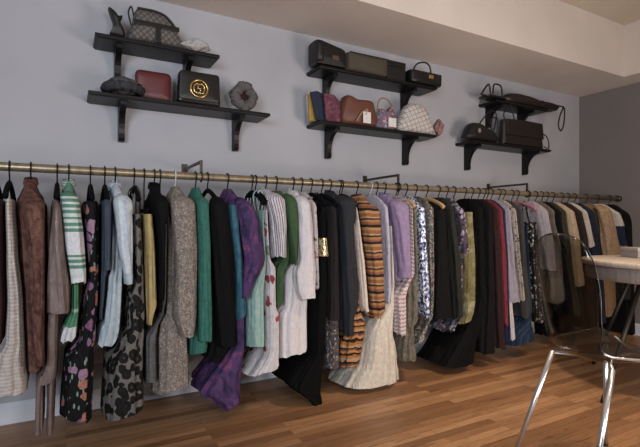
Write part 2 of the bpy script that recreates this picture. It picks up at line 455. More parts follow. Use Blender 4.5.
def build_garments():
    NZ = 160; z_of = lambda i: -.06-i*.0092
    n = len(SPECS); lo = [[None]*NZ for _ in range(n)]; hi = [[None]*NZ for _ in range(n)]
    for g, S in enumerate(SPECS):
        for i in range(NZ):
            z = z_of(i)
            for kind, nm, R, zt, zh, m, ek in S['parts']:
                if zt+.01 >= z >= zh-.03:
                    c, T = interp(R, z, 1), interp(R, z, 2)
                    if kind == 'body' and S['top'] == 'shoulder':
                        s = min(1, max(.05, (zt-z)/.1)); T = min(T, .05)*.62*(1-s)+T*s; c = S['x0']+(c-S['x0'])*s
                    lo[g][i] = c-T if lo[g][i] is None else min(lo[g][i], c-T)
                    hi[g][i] = c+T if hi[g][i] is None else max(hi[g][i], c+T)
    for i in range(NZ):
        ex = [g for g in range(n) if lo[g][i] is not None]
        for _ in range(4):
            for a, g in enumerate(ex):
                for h in ex[a+1:a+7]:
                    if hi[g][i] > lo[h][i]-.003:
                        m = (hi[g][i]+lo[h][i])/2; m = min(max(m, lo[g][i]+.02), max(hi[h][i]-.02, lo[g][i]+.02))
                        hi[g][i] = min(hi[g][i], m-.0015); lo[h][i] = max(lo[h][i], m+.0015)
                        if hi[h][i] < lo[h][i]+.016: hi[h][i] = lo[h][i]+.016
        for g in ex: hi[g][i] = min(hi[g][i], XE-.045); lo[g][i] = min(lo[g][i], hi[g][i]-.015)
    for g in range(n):                       # cloth spreads gradually below a shorter neighbour
        for i in range(24, NZ):
            if lo[g][i] is not None and lo[g][i-1] is not None:
                lo[g][i] = max(lo[g][i], lo[g][i-1]-.0085); hi[g][i] = min(hi[g][i], hi[g][i-1]+.0085)
                if hi[g][i] < lo[g][i]+.012: hi[g][i] = lo[g][i]+.012
    for g, S in enumerate(SPECS):
        L, Hh = lo[g], hi[g]
        def clip(z, L=L, Hh=Hh):
            f = (-.06-z)/.0092; ls, hs = [], []
            for j in range(int(f)-1, int(f)+3):
                if 0 <= j < NZ and L[j] is not None: ls.append(L[j]); hs.append(Hh[j])
            return (sum(ls)/len(ls), sum(hs)/len(hs)) if ls else (None, None)
        def mk(R, clip=clip):
            def fc(z):
                c, T = interp(R, z, 1), interp(R, z, 2); l, h = clip(z)
                a, b = c-T, c+T
                if l is not None:
                    a, b = max(a, l), min(b, h)
                    if b < a+.012: m = min(max((a+b)/2, l), h); a, b = m-.006, m+.006
                return (a+b)/2, (b-a)/2*.985
            return fc
        t = thing(S['name'], S['label'], S['cat'], (S['x0'], ROD_Y, ROD_Z)); x0, W, rng = S['x0'], S['W'], S['rng']
        has = any(p[0] == 'sleeve' for p in S['parts'])
        for kind, nm, R, zt, zh, m, ek in S['parts']:
            fc = mk(R)
            if kind == 'body':
                kk = dict(S['k']); kk.setdefault('neck', W-.012 if S['top'] == 'wide' else .05)
                if S['top'] == 'wide': kk.setdefault('sd', .03)
                body(t, nm, fc, x0, zt, zh, W-.03 if has else W, m, rng, top=S['top'], **kk)
                TT = fc(zt)[1]; zb = zt; cx = fc(zt)[0]-x0
            elif kind == 'sleeve':
                sv = sleeve(t, nm, fc, x0, zt, zh, W, m, rng, S['hw'])
                o2 = sv.copy(); C.objects.link(o2); o2.scale = (1, -1, 1)
                if S['cuff']:
                    ch = S['cuff']; rg = []
                    for z_, e in ((zh+ch, 1.02), (zh+ch*.5, 1.04), (zh-.004, 1.02)):
                        c_, T_ = fc(z_); rg.append([(c_-x0+math.copysign(abs(math.sin(q))**.85, math.sin(q))*(T_*e+.001), -(W+math.copysign(abs(math.cos(q))**.85, math.cos(q))*(S['hw']*e+.002)), z_) for q in [2*PI*j/28-PI for j in range(28)]])
                    cf = loft('cuff', rg, S['cuffm'] or m, sv)
                if S['tagp']:
                    c_, T_ = fc(zh+.02)
                    obj('price_tag', boxbm((c_-x0-.02, -W-S['hw']-.012, zh-.075), (c_-x0+.02, -W-S['hw']-.009, zh+.002)), M_paper, t)
            else:
                e = dict(ek); We = e.pop('W', W+.003); body(t, nm, fc, x0, zt, zh, We, m, rng, top='flat', **e)
        if S['cm']: collar(t, S['cm'])
        if S['straps']:
            for s in (-1, 1):
                yy = s*.085
                pts = [(TT*.9+cx, yy, zb-.012), (.021, yy, -.14), (.021, yy, -.108), (0, yy, -.079), (-.021, yy, -.108), (-.021, yy, -.14), (-TT*.9+cx, yy, zb-.012)]
                obj('strap', tubebm(spline(pts, 4), .004, 6, flat=2.2), S['mat'], t, True)
        hw_ = S['hang_w'] or (.2 if S['straps'] else (.2 if S['top'] == 'wide' else .125))
        make_hanger(x0, S['short'], S['hk'], hw_, clip=zb if S['skirt'] else None, thick=(S['straps'] or S['top'] == 'wide'))
M_paper = hard('paper_tag', 'd8d2cc', .8)
W_ = 2.66
BK = '17161a'
m_black = plain('black_jersey', '0f0e10', spec=.12); m_black2 = plain('black_wool', '131214', spec=.1); m_blackv = plain('black_gown_velvet', '0a0a0b', spec=.1, vary=.1)
# --- 1-5
garment('maroon_blouse', 'blouse', 'dark maroon satin blouse, first garment at the near end of the rail', 'maroon satin blouse', [(200,-22,2),(260,-20,3),(330,-16,7),(343,-12,8)], plain('maroon_satin','4a2a31',rough=.5), W=.21, top='wide')
garment('cream_dress', 'dress', 'cream knit dress with wide hem beside the rust lace dress', 'cream knit dress', [(203,3,13),(250,4,17),(300,3,22),(398,-15,27)], hstripes('cream_pointelle',[(0,'b3a8a2'),(.6,'c4bab3'),(1,'c4bab3')],55), W=.205, x0=5, top='wide')
m_rust = tworamp('rust_lace',['472d28','6b453b','80594d'],26,(1,1,.6),.34,.68,vary=.3,vscale=120)
garment('lace_dress', 'dress', 'rust brown lace dress with high neck and long sleeves', 'rust brown lace dress', [(198,13,43),(250,16,43),(300,22,42),(372,25,47)], m_rust, sl=[(198,20,45),(260,28,45),(330,31,48),(366,37,51)], hk='brass', cm=m_rust)
m_taupe = plain('taupe_satin','75625c',rough=.42,spec=.4)
garment('satin_jumpsuit', 'jumpsuit', 'taupe satin jumpsuit with flared sleeve and long trouser legs', 'taupe satin jumpsuit', [(205,50,63),(300,44,60),(345,40,58),(385,34,57)], m_taupe, sl=[(202,53,64),(250,48,66),(300,45,71),(313,44,73)], top='wide', extra=[('trouser_leg', [(378,34,44),(437,33,43)], m_taupe, dict(W=.17, fn=5)), ('trouser_leg', [(378,46,56),(437,45,54)], m_taupe, dict(W=.17, fn=5))])
m_gw = bands('green_white_stripe',72,W_,[(180,'4f8068'),(196,'c9d2cf'),(198,'5d8c75'),(201,'c9d2cf'),(204,'5d8c75'),(207,'c9d2cf'),(210,'5d8c75'),(213,'c9d2cf'),(216,'5d8c75'),(219,'c9d2cf'),(222,'5d8c75'),(225,'c9d2cf'),(228,'5d8c75'),(231,'d3d4d8'),(254,'5d8c75'),(256,'c9d2cf'),(259,'5d8c75'),(262,'c9d2cf'),(265,'5d8c75'),(268,'c9d2cf'),(278,'d2d3d6')])
m_gb = bands('green_block_stripe',68,2.68,[(180,'5d8c75'),(200,'c9d2cf'),(210,'5d8c75'),(220,'c9d2cf'),(230,'5d8c75'),(240,'c9d2cf'),(262,'5d8c75'),(270,'c9d2cf'),(284,'4f8a66'),(310,'a9c0b4'),(313,'4f8a66'),(328,'cfd0d2')])
garment('striped_shirt', 'shirt', 'white shirt with green stripes and a solid green band above its hem', 'green and white striped shirt', [(197,60,78),(290,71,80),(314,68,80),(341,58,79)], m_gb, sl=[(193,57,79),(240,63,84),(283,70,88)], sm=m_gw, cm=hstripes('green_collar_stripe',[(0,'4f8068'),(.5,'c9d2cf'),(1,'c9d2cf')],110))
# --- 6-11
m_fl = floral('black_pink_floral','131216',['0e0d10','93678a','0e0d10','8a5c80','0e0d10','a57f98','0e0d10','b0735f'],22,.5,stretch=(1,1,.8),leaf='7c9686',vary=.35,vscale=70)
garment('floral_dress', 'dress', 'black dress with pink flowers and green leaves, slanting hem', 'black and pink floral dress', [(203,82,102),(270,86,102),(300,84,101),(341,78,101),(356,64,96),(421,58,93)], m_fl, hem=.03, top='wide')
garment('denim_shirt', 'shirt', 'slate blue denim shirt behind the pale pastel shirt', 'slate denim shirt', [(203,101,114),(300,99,110),(322,97,108)], plain('slate_denim','46505f',vary=.3,vscale=140), sl=[(200,103,116),(240,104,117),(269,104,117)], cuff=.05, top='wide')
m_past = vstripes('pastel_stripe',[(0,'b9c5cf'),(.2,'a9b8c8'),(.38,'c6c2cf'),(.55,'b4c9cb'),(.75,'c9cdd4'),(1,'c9cdd4')],14)
garment('pastel_shirt', 'shirt', 'pale blue and lilac striped cotton shirt with tails', 'pale pastel striped shirt', [(195,108,129),(280,104,125),(346,93,122)], tworamp('pale_chambray',['7f93a3','a9b8c2','b9c6cc'],7,(1,1,.3)), sl=[(196,113,133),(240,117,136),(283,125,138)], sm=m_past, hk='brass', cm=m_past, cuff=.05, cuffm=plain('chambray_cuff','a9b8c2'))
garment('leopard_dress', 'dress', 'long grey leopard print dress reaching nearly to the floor', 'leopard print dress', [(214,131,146),(330,126,147),(352,107,147),(417,103,147)], leopard('leopard_print'), straps=True, fn=5)
garment('yellow_skirt', 'skirt', 'straight yellow skirt clipped up between leopard dress and black jacket', 'yellow skirt', [(214,141,157),(270,145,159),(326,148,159)], plain('yellow_cotton','b59b63'), skirt=True, W=.19)
garment('black_jacket', 'jacket', 'short black jacket next to the yellow skirt', 'short black jacket', [(197,152,168),(250,158,168),(312,159,168)], m_black, sl=[(196,154,170),(250,160,169),(300,160,168)], hk='wood', cm=m_black)
garment('knit_skirt', 'skirt', 'dark grey marled knit skirt hanging below the black jacket', 'dark grey knit skirt', [(224,163,168),(300,162,167),(324,146,160),(383,146,160)], tworamp('grey_marl',['4a4a4c','6b6a6b'],60), skirt=True, W=.18)
# --- 12-19
m_crepe = floral('greige_crepe','82776e',['6a5f5a','a09084','635a55','aea095'],105,.42,vary=.2)
garment('crepe_dress', 'dress', 'greige speckled crepe dress with gathered long sleeve', 'greige speckled dress', [(198,169,195),(325,160,192),(340,156,192),(394,156,193)], m_crepe, sl=[(197,171,196),(260,175,200),(315,173,201),(330,178,199),(336,181,196)], hk='clear')
m_teal = plain('teal_knit','357264',vary=.25)
garment('teal_cardigan', 'cardigan', 'teal green knit cardigan with long sleeve', 'teal green cardigan', [(200,196,211),(300,196,212),(356,192,212)], m_teal, sl=[(198,197,212),(250,199,214),(341,199,214)], hk='wood')
garment('black_dress', 'dress', 'black long-sleeved dress between the teal cardigan and the purple dress', 'black long-sleeved dress', [(200,207,226),(345,211,236),(362,206,235)], m_black, sl=[(198,210,227),(260,214,236),(346,219,243)], top='wide')
m_purp = tworamp('purple_tie_dye',['1f1b30','40305a','5d3a6c','8a4664'],11,(1,1,.7),.3,.72)
garment('tie_dye_dress', 'dress', 'long purple tie-dye dress with teal bodice panel', 'purple tie-dye dress', [(203,229,246),(300,233,250),(350,230,249),(366,212,248),(378,198,246),(392,200,246),(411,228,244)], m_purp, sl=[(199,237,251),(225,241,261),(260,246,266),(285,243,258),(298,243,251)], hk='pink', hem=.03, extra=[('bodice_panel', [(205,229,243),(260,232,246),(318,236,249)], tworamp('teal_panel',['2a4f66','3c6e80','2f5872'],8), dict(W=.19, fn=4))])
garment('mint_dress', 'dress', 'pale mint satin slip dress beside the white rose dress', 'pale mint slip dress', [(210,262,264.5),(262,263,267),(290,247,267),(348,249,268)], plain('mint_satin','8fb3ab',rough=.4,spec=.4), straps=True)
garment('rose_dress', 'dress', 'white dress scattered with red roses', 'white rose print dress', [(210,265.5,268.5),(257,267,271),(266,268,279),(355,266,283),(364,250,284),(374,247,285)], floral('white_red_roses','cfc9cb',['a5323f','cfc9cb','b34452','7f8f7c','cfc9cb','9c3a46','cfc9cb'],13,.38), straps=True)
m_vs = vstripes('purple_pin_stripe',[(0,'cfc8cd'),(.5,'45374f'),(.75,'cfc8cd'),(1,'cfc8cd')],58)
garment('pinstripe_shirt', 'shirt', 'white shirt with thin dark vertical stripes and elbow sleeve', 'vertically striped white shirt', [(196,270,284),(258,272,283)], m_vs, sl=[(194,267,288),(225,273,294),(257,275,295)], cm=m_vs)
m_green = plain('moss_green_knit','3f5c38',vary=.2)
garment('green_cardigan', 'cardigan', 'moss green cardigan between striped shirt and white blouse', 'moss green cardigan', [(198,282,294),(262,278,293),(305,275,292)], m_green, sl=[(195,284,298),(230,290,302),(264,294,303)], hk='wood')
# --- 20-27
m_white = plain('white_voile','d3ccce',vary=.1)
garment('white_blouse', 'blouse', 'white voile tunic blouse with gathered puff sleeve', 'white puff-sleeved tunic', [(203,299,312),(262,288,314),(280,283,314),(357,279,314)], m_white, sl=[(197,297,311),(240,300,315),(258,301,317),(272,296,320),(290,297,320),(299,301,317)], cm=plain('white_lace_collar','c9c2be'), fn=9, hk='pink')
garment('floral_blouse', 'blouse', 'pale pink floral blouse half hidden behind the white tunic', 'pale pink floral blouse', [(203,311,319),(240,313,321),(290,314,320)], floral('pale_pink_floral','c2b4b4',['b06f7c','c2b4b4','6a5a60','c2b4b4'],26,.36), hk='wood')
garment('velvet_gown', 'gown', 'long black velvet gown with gold sequin waistband and slanting train', 'black velvet gown', [(212,318,331),(300,316,329),(354,313,328),(365,278,327),(380,281,326),(402,312,324)], m_blackv, straps=True, hem=.03, extra=[('sequin_band', [(238,317,330.5),(256,317,330.5)], sequin('gold_sequins',['a08a58','cdbb85','6a5430','e0d4b0']), dict(W=.214, fa=.02, hem=0))])
garment('charcoal_dress', 'dress', 'charcoal brown dress with a patterned floral hem panel', 'charcoal brown dress', [(206,329,343),(300,330,343),(322,329,343)], plain('charcoal_brown','241f1f'), extra=[('hem_panel', [(318,328,343),(367,327,342)], floral('grey_ditsy_print','4e4849',['8c8080','6f4a44','2b2828','a29a98'],45,.4), dict(W=.208))], top='wide')
m_slate = plain('slate_black_wool','2b2d33')
garment('slate_jacket', 'jacket', 'slate black jacket with broad shoulder in front of the cream sheath', 'slate black jacket', [(198,336,352),(250,340,352),(330,342,354)], m_slate, sl=[(197,339,359),(250,344,360),(335,346,359)], cm=m_slate)
m_or2 = hstripes('orange_wave_knit',[(0,'a5652f'),(.2,'211a1a'),(.36,'b87a44'),(.55,'6f4634'),(.68,'2a1e1e'),(.8,'b08a66'),(1,'b08a66')],10,.09)
garment('striped_skirt', 'skirt', 'orange and black wavy striped knit skirt under the slate jacket', 'wavy orange striped skirt', [(224,352,353.5),(304,357.5,359),(318,346,374),(366,343,378)], m_or2, skirt=True, W=.18)
garment('cream_sheath', 'dress', 'cream ribbed sheath dress between slate jacket and orange cardigan', 'cream sheath dress', [(206,353.5,360),(230,355,364.5),(260,358,369),(311,360,372)], plain('cream_crepe','cfc1b4'), top='wide')
m_or = hstripes('orange_stripe_knit',[(0,'8f5a30'),(.2,'ac7c52'),(.36,'2a1d1a'),(.52,'86533a'),(.66,'a5703f'),(.8,'3a2520'),(.9,'a98468'),(1,'a98468')],8.5,.02)
garment('striped_cardigan', 'cardigan', 'orange and brown horizontally striped knit cardigan', 'orange striped cardigan', [(206,364,380),(260,369,382),(318,373,385)], m_or, sl=[(205,360,381),(235,364,383),(280,369,385),(318,372,386)], hk='wood')
garment('tie_dye_blouse', 'top', 'pale blue and lilac tie-dye top beside the orange cardigan', 'pale tie-dye top', [(199,383,390),(250,386,391.5),(302,386,392)], tworamp('pale_tie_dye',['8a94a4','b6a9bd','a2a6b4','c0bcc6'],16), hk='clear')
garment('chiffon_skirt', 'skirt', 'long ivory pleated chiffon skirt with a wide hem', 'ivory chiffon skirt', [(226,391,392.5),(286,392.5,394.5),(305,386,396),(320,366,398),(387,339,405)], tworamp('ivory_chiffon',['c2b8a8','cfc6b8'],20,(1,1,.1)), skirt=True, fn=15, fa=.16, W=.19)
m_lav = plain('lavender_cotton','8d7a9e')
garment('lavender_shirt', 'shirt', 'plain lavender shirt with long sleeve', 'lavender shirt', [(203,394,406),(270,397,408),(280,396,408)], m_lav, sl=[(201,393,410),(240,398,412),(277,402,412)], cm=m_lav, cuff=.04)
garment('chevron_tunic', 'tunic', 'pale pink chevron patterned tunic below the lavender shirt', 'pink chevron tunic', [(210,411.5,413),(276,412,414),(286,397,409),(334,397,409)], chevron('pink_chevron','a87f80','c9bfc0'), W=.19)
# --- 28-36
m_tw = tworamp('olive_tweed',['4b463c','6a6355','7a7262'],70,(1,1,1),.35,.65)
garment('tweed_dress', 'dress', 'olive grey tweed dress hanging almost to the baseboard', 'olive tweed dress', [(203,408,420),(300,410,420),(330,407,420),(362,402,418)], m_tw, hk='wood', top='wide')
garment('sequin_blouse', 'top', 'blue and white sequinned top glittering between grey garments', 'blue sequinned top', [(205,418,428),(260,420,431),(300,422,433),(317,425,430)], sequin('blue_white_sequins',['c9cede','3d4668','8e98b8','262c48','dfe2ea','5c678e'],70,.35), hk='wood')
garment('sequin_dress', 'dress', 'grey beaded dress with tight shoulder next to blue sequins', 'grey beaded dress', [(203,428,437),(318,430,436),(325,410,428),(343,412,425)], sequin('grey_beads',['4c4845','6a645f','38342f','857d74'],110,.3,.4), hk='wood')
garment('black_cardigan', 'cardigan', 'black cardigan with soft shoulder beside the grey beaded dress', 'black cardigan', [(203,438,450),(260,436,452),(318,429,456)], m_black, hk='wood', top='wide')
garment('charcoal_coat', 'coat', 'dark charcoal green wool coat in front of the lilac floral sleeve', 'charcoal green coat', [(207,450,461),(270,455,463),(318,457,467)], plain('charcoal_green','24241f'), hk='wood')
m_lf = floral('lilac_mint_floral','4c434e',['86708f','5f8080','2d2a33','a092a8'],30,.45)
garment('lilac_floral_dress', 'dress', 'dark dress with lilac and mint floral sleeve', 'lilac floral dress', [(207,461,467),(318,462,466),(327,440,457),(334,436,457)], m_lf, sl=[(206,453,464),(235,459,467),(253,462,469)], hw=.045)
garment('olive_skirt', 'skirt', 'olive yellow tie-dye skirt hanging beside the black coats', 'olive tie-dye skirt', [(212,467,476),(260,467,478),(322,463,477)], tworamp('olive_tie_dye',['5a552e','78704a','a39b7e'],9), skirt=True, W=.2)
garment('black_maxi_dress', 'dress', 'black maxi dress with a heavy dark hem pooling above the floor', 'black maxi dress', [(203,478,487),(300,478,487),(334,462,482),(343,437,479),(366,441,478)], m_blackv, W=.2)
garment('black_coat', 'coat', 'tall black wool coat beside the dark maroon coat', 'tall black coat', [(198,488,494),(300,484,497),(353,482,498)], m_black2, W=.215)
garment('maroon_coat', 'coat', 'very dark maroon long coat beside the red top', 'dark maroon coat', [(199,494,500),(300,497,504),(349,498,507)], plain('dark_maroon','2a1517'), W=.21)
garment('red_jumper', 'jumper', 'bright red sleeve of a knit top between dark coat and lilac sweater', 'red knit top', [(206,500,503.5),(260,503,506.5),(326,504.5,508)], plain('red_knit','7c2b35'), W=.2)
garment('navy_dress', 'dress', 'navy blue dress showing as a thin strip beside the red top', 'navy blue dress', [(206,503.8,506),(270,506.6,508.5),(341,508.2,511)], plain('navy_cotton','232c4e'), W=.195)
garment('lilac_sweater', 'sweater', 'pale lilac grey sweater with a straight sleeve', 'pale lilac sweater', [(206,506.5,513),(260,509,517),(303,509,522)], plain('lilac_grey_knit','8e8796'), hk='wood', extra=[('shirt_tail', [(299,509,515),(339,511,516)], plain('white_tail','b5adae'), dict(W=.195))])
garment('print_blouse', 'blouse', 'cream blouse with small dark print behind the lilac sweater', 'cream printed blouse', [(204,513.5,518.5),(240,517,520),(300,522,525)], floral('cream_dark_print','a89d92',['4a4240','a89d92','6a5f58'],40,.35), hk='wood', W=.19)
garment('grey_coat', 'coat', 'dark grey coat with pale edge next to the cream printed blouse', 'dark grey coat', [(206,518.8,525),(260,521,528),(318,526,532)], plain('dark_grey_wool','3b3a3a'), hk='wood')
garment('denim_skirt', 'skirt', 'blue denim skirt low beside the shiny black sequin top', 'blue denim skirt', [(226,527,528.5),(312,530,531.5),(321,515,536),(344,516,537)], vstripes('blue_denim',[(0,'1d3046'),(.5,'263f5e'),(.8,'17263a'),(1,'17263a')],12), skirt=True, W=.17)
garment('sequin_tunic', 'tunic', 'black tunic with vertical lines of silver sequins on a pink hanger', 'black and silver sequin tunic', [(222,530,541),(270,532,542),(322,534,546)], sequin('black_silver_sequins',['191817','2b2826','141313','8c857c','201d1c','191817'],60,.3,.3), hk='pink', straps=True)
garment('lilac_blouse', 'blouse', 'pale lilac white blouse seen above the smoky chair back', 'pale lilac white blouse', [(212,542,552),(240,546,557),(270,550,560)], plain('pale_lilac','9c949c'))
garment('taupe_jacket', 'jacket', 'taupe suede jacket hanging right behind the smoky chair back', 'taupe suede jacket', [(222,552.5,556),(245,557.5,562),(302,553,566)], tworamp('taupe_suede',['5b5147','73685a'],12), W=.2)
garment('black_blazer', 'jacket', 'black blazer between the taupe jacket and the olive jacket', 'black blazer', [(209,557,563),(260,563.5,568),(310,568,574),(342,570,577)], m_black, hk='wood')
garment('olive_jacket', 'jacket', 'dark olive utility jacket beside the cream coat', 'dark olive jacket', [(208,564,567.5),(260,569,573),(315,575,582)], plain('dark_olive','3d3a2c'), hk='wood')
garment('cream_coat', 'coat', 'cream wool coat with straight sleeve left of the table top', 'cream wool coat', [(207,568.5,577),(240,572.5,582),(285,576,586)], plain('cream_wool','b39c80',vary=.25), hk='wood', W=.21)
garment('brown_coat', 'coat', 'dark brown coat next to the cream wool coat', 'dark brown coat', [(208,578.5,584),(240,584,590),(300,588,596),(328,590,599)], plain('dark_brown','2d211b'), hk='wood')
garment('ivory_blouse', 'blouse', 'ivory sleeve of a blouse between brown coat and navy jacket', 'ivory blouse', [(211,585,588.5),(230,587.5,592),(246,590,595)], plain('ivory_cotton','bdb0a4'), hk='wood')
garment('navy_jacket', 'jacket', 'deep navy jacket next to the tan knit coat', 'deep navy jacket', [(209,590,597),(240,595,602),(300,599,606),(322,601,607)], plain('deep_navy','1b2233'), hk='wood')
m_tan = plain('tan_knit','8d6f4c',vary=.35,vscale=70)
garment('tan_coat', 'coat', 'tan shearling coat with a chunky lower half behind the table', 'tan shearling coat', [(207,599,611),(230,603,616),(262,606,620),(316,606,622)], m_tan, hk='wood', sl=[(206,600,612),(232,605,618),(262,607,624)], sm=plain('pale_tan','a8896a',vary=.3), hw=.045)
garment('white_jacket', 'jacket', 'white jacket with a navy lower sleeve near the end of the rail', 'white and navy jacket', [(207,613,621),(225,619,627),(262,624,632),(300,626,632)], bands('white_navy',622,W_,[(180,'c2b8ab'),(226,'1d2540'),(246,'8f7a5c'),(256,'2a2522')]), hk='wood')
garment('black_puffer', 'coat', 'black padded coat, last garment at the far end of the rail', 'black padded coat', [(207,622,630),(225,628,636),(300,632,640),(334,632,640)], m_black2, W=.18)

build_garments()

# ------------------------------------------------------------------ shelves
M_shelf = hard('espresso_shelf', '121011', .4, spec=.3, vary=.2)
SD = .235
def shelf(label, x0, x1, zb, brs, bh, group):
    t = thing('bracket_shelf', label, 'shelf', ((x0+x1)/2, 0, zb), 0, group); L = (x1-x0)/2
    bm = bmesh.new(); box(bm, (-L, -SD, .006), (L, -.001, .028), .004); box(bm, (-L+.012, -SD+.014, 0), (L-.012, -.001, .006)); obj('board', bm, M_shelf, t)
    for bx in brs:
        prof = [(0, 0), (-.19, 0), (-.19, -.022)] 
        for k in range(9):
            a = k/8; prof.append((-.19+.135*math.sin(a*PI/2), -.024-(bh-.075)*(1-math.cos(a*PI/2))))
        prof += [(-.058, -bh+.02), (-.048, -bh+.004), (-.03, -bh), (0, -bh)]
        bm = bmesh.new(); R = [[bm.verts.new((sx, p-.001, z-.0005)) for p, z in prof] for sx in (bx-t.location.x-.019, bx-t.location.x+.019)]
        n = len(prof)
        for k in range(n): bm.faces.new((R[0][k], R[0][(k+1) % n], R[1][(k+1) % n], R[1][k]))
        bm.faces.new(R[0]); bm.faces.new(R[1][::-1]); obj('bracket', bm, M_shelf, t)
    return t
SG = 'black bracketed wall shelves'
Z1, Z2, Z3 = 2.0, 2.36, 2.432
shelf('short black shelf carrying the quilted grey bag, above the red clutch', .155, .935, Z2, (.30, .75), .2, SG)
shelf('long black shelf carrying the red clutch and grey fur hat', .118, 1.314, Z1, (.324, 1.114), .235, SG)
shelf('black shelf carrying the olive flat bag, above the paper tags', 1.73, 2.95, Z3, (1.90, 2.73), .2, SG)
shelf('black shelf carrying the rust bag and white woven bag', 1.73, 2.95, Z1, (1.92, 2.75), .235, SG)
shelf('black shelf under the long dark brown folded bag with hanging strap', 3.74, 4.56, Z3, (3.86, 4.36), .2, SG)
shelf('black shelf carrying the dark hobo bag with pale ornament', 3.41, 4.60, Z1, (3.55, 4.44), .235, SG)

# ------------------------------------------------------------------ bags and accessories
BD = 3.17                    # depth of the things on the shelves
BY = BD - D
T1, T2, T3 = Z1+.0285, Z2+.0285, Z3+.0285
def bag(name, cat, label, u0, u1, ztop, group='bags and accessories on the wall shelves', dy=0):
    x0, x1 = X(u0, BD), X(u1, BD)
    t = thing(name, label, cat, ((x0+x1)/2, BY+dy, ztop), 0, group)
    return t, (x1-x0)/2
def hgt(u, v, zt): return Z(u, v, BD)-zt
M_lea = hard('black_leather', '0f0e0f', .38, vary=.2, bump=.2); M_leb = hard('soft_black_leather', '110f10', .5, bump=.3); M_gold = hard('gold_metal', 'c9a45c', .25, .9, vary=0)
M_red = hard('oxblood_leather', '64262a', .42, bump=.15); M_brn = hard('dark_brown_leather', '1f1511', .45, bump=.3); M_fur = plain('grey_fur', '5c5b60', vary=.5, vscale=90, wrinkle=.8)
def handle(parent, pts, r, mat, name='handle', n=6, flat=1.0): return obj(name, tubebm(spline(pts, n), r, 8, False, flat), mat, parent, True)
# upper shelf by the near end
t, w = bag('drawstring_pouch', 'pouch', 'black pinched pouch standing beside the quilted grey bag', 108, 126, T2); h = hgt(117, 10, T2)
obj('pouch_body', slabbm(smooth_poly([(-w*.9, 0), (w*.7, 0), (w*.8, h*.3), (w*.35, h*.55), (w*.6, h*.8), (w*.1, h*.78), (-w*.3, h*.92), (-w, h), (-w*.5, h*.55), (-w*.55, h*.3)]), .09, .25), M_leb, t, True)
t, w = bag('quilted_bag', 'handbag', 'grey quilted handbag with domed top and crossing leather straps', 131, 178, T2); h = hgt(155, 13, T2)
obj('bag_body', slabbm(smooth_poly([(-w, 0), (w, 0), (w*.98, h*.45), (w*.6, h*.82), (w*.15, h*.93), (-.2*w, h*.95), (-.8*w, h*.95), (-w*.97, h*.5)]), .12, .14), quilt('grey_quilted_cloth', '4a4340', '6d6762', 26), t, True)
obj('top_piping', tubebm(spline([(-w*.8, -.07, h*.9), (-.1*w, -.07, h*.91), (w*.4, -.07, h*.82), (w*.85, -.07, h*.5)], 5), .007, 6), M_lea, t, True)
obj('strap', boxbm((-.008, -.082, 0), (.022, -.070, h*.5), .003), M_lea, t)
obj('strap', boxbm((-w*.95, -.080, h*.42), (w*.95, -.068, h*.56), .003), M_lea, t)
handle(t, [(-w*1.0, -.02, h*.45), (-w*1.12, -.02, h*.8), (-w*1.0, -.02, h*1.0), (-w*.9, -.02, h*.7)], .005, M_lea)
handle(t, [(w*.97, -.02, h*.3), (w*1.15, -.02, h*.2), (w*1.2, -.02, h*.14)], .006, M_lea, 'zip_pull')
def crumple(bm, a, b, c, seed, amp=.25, n=24, m=14, freq=3):
    rng = random.Random(seed); ph = [rng.uniform(0, 6) for _ in range(6)]; R = []
    for i in range(m+1):
        la = PI*i/m; ring = []
        for k in range(n):
            lo = 2*PI*k/n
            s = 1+amp*(math.sin(freq*lo+ph[0]+2*la)*.5+math.sin((2*freq+1)*lo+ph[1]-3*la)*.3+math.sin(5*la+ph[2])*.2)*math.sin(la)
            ring.append(bm.verts.new((a*math.sin(la)*math.cos(lo)*s, b*math.sin(la)*math.sin(lo)*s, c+c*math.cos(la)*(1+amp*.3*math.sin(3*lo+ph[3]))*-1)))
        R.append(ring)
    for A, B in zip(R, R[1:]):
        for k in range(n): bm.faces.new((A[k], A[(k+1) % n], B[(k+1) % n], B[k]))
    bmesh.ops.remove_doubles(bm, verts=bm.verts, dist=1e-5)
t, w = bag('lace_shawl', 'shawl', 'small heap of folded white lace at the end of the short shelf', 181, 209, T2, dy=-.03); h = hgt(193, 36, T2)
bm = bmesh.new(); crumple(bm, w*.95, .06, max(.02, h*.36), 4, .4); o = obj('folded_cloth', bm, plain('white_lace', 'bdb6b3', vary=.35, vscale=70), t, True)
# lower shelf by the near end
t, w = bag('fur_hat', 'hat', 'grey fur hat lying beside the red clutch', 108, 137, T1, dy=-.02); h = hgt(126, 79, T1)
bm = bmesh.new(); crumple(bm, w*1.15, .1, h/2, 7, .14, 40, 20, 7); obj('fur_crown', bm, M_fur, t, True)
bm = bmesh.new(); tube(bm, [(w*1.2*math.cos(2*PI*k/30), .105*math.sin(2*PI*k/30), h*.32+.006*math.sin(k*2.4)) for k in range(30)], [.028+.004*math.sin(k*3.1) for k in range(30)], 10, True); obj('fur_brim', bm, plain('dark_grey_fur', '454448', vary=.5, vscale=90, wrinkle=.8), t, True)
t, w = bag('red_clutch', 'clutch bag', 'dark red rectangular leather clutch standing upright', 140, 172, T1, dy=.04); h = hgt(152, 70, T1)
obj('clutch_body', slabbm(rrect(-w*1.25, w, 0, h, .03, 5), .05, .06), M_red, t, True)
obj('piping', tubebm([(x, -.029, z) for x, z in rrect(-w*1.2, w*.95, .008, h-.008, .028, 5)], .003, 6, True), hard('red_piping', '4d1d21', .4), t, True)
t, w = bag('logo_clutch', 'clutch bag', 'black leather clutch with a round gold interlocking emblem', 176, 219, T1, dy=-.02); h = hgt(195, 75, T1)
obj('clutch_body', slabbm(rrect(-w, w, 0, h, .02, 4, .06), .06, .07), M_lea, t, True)
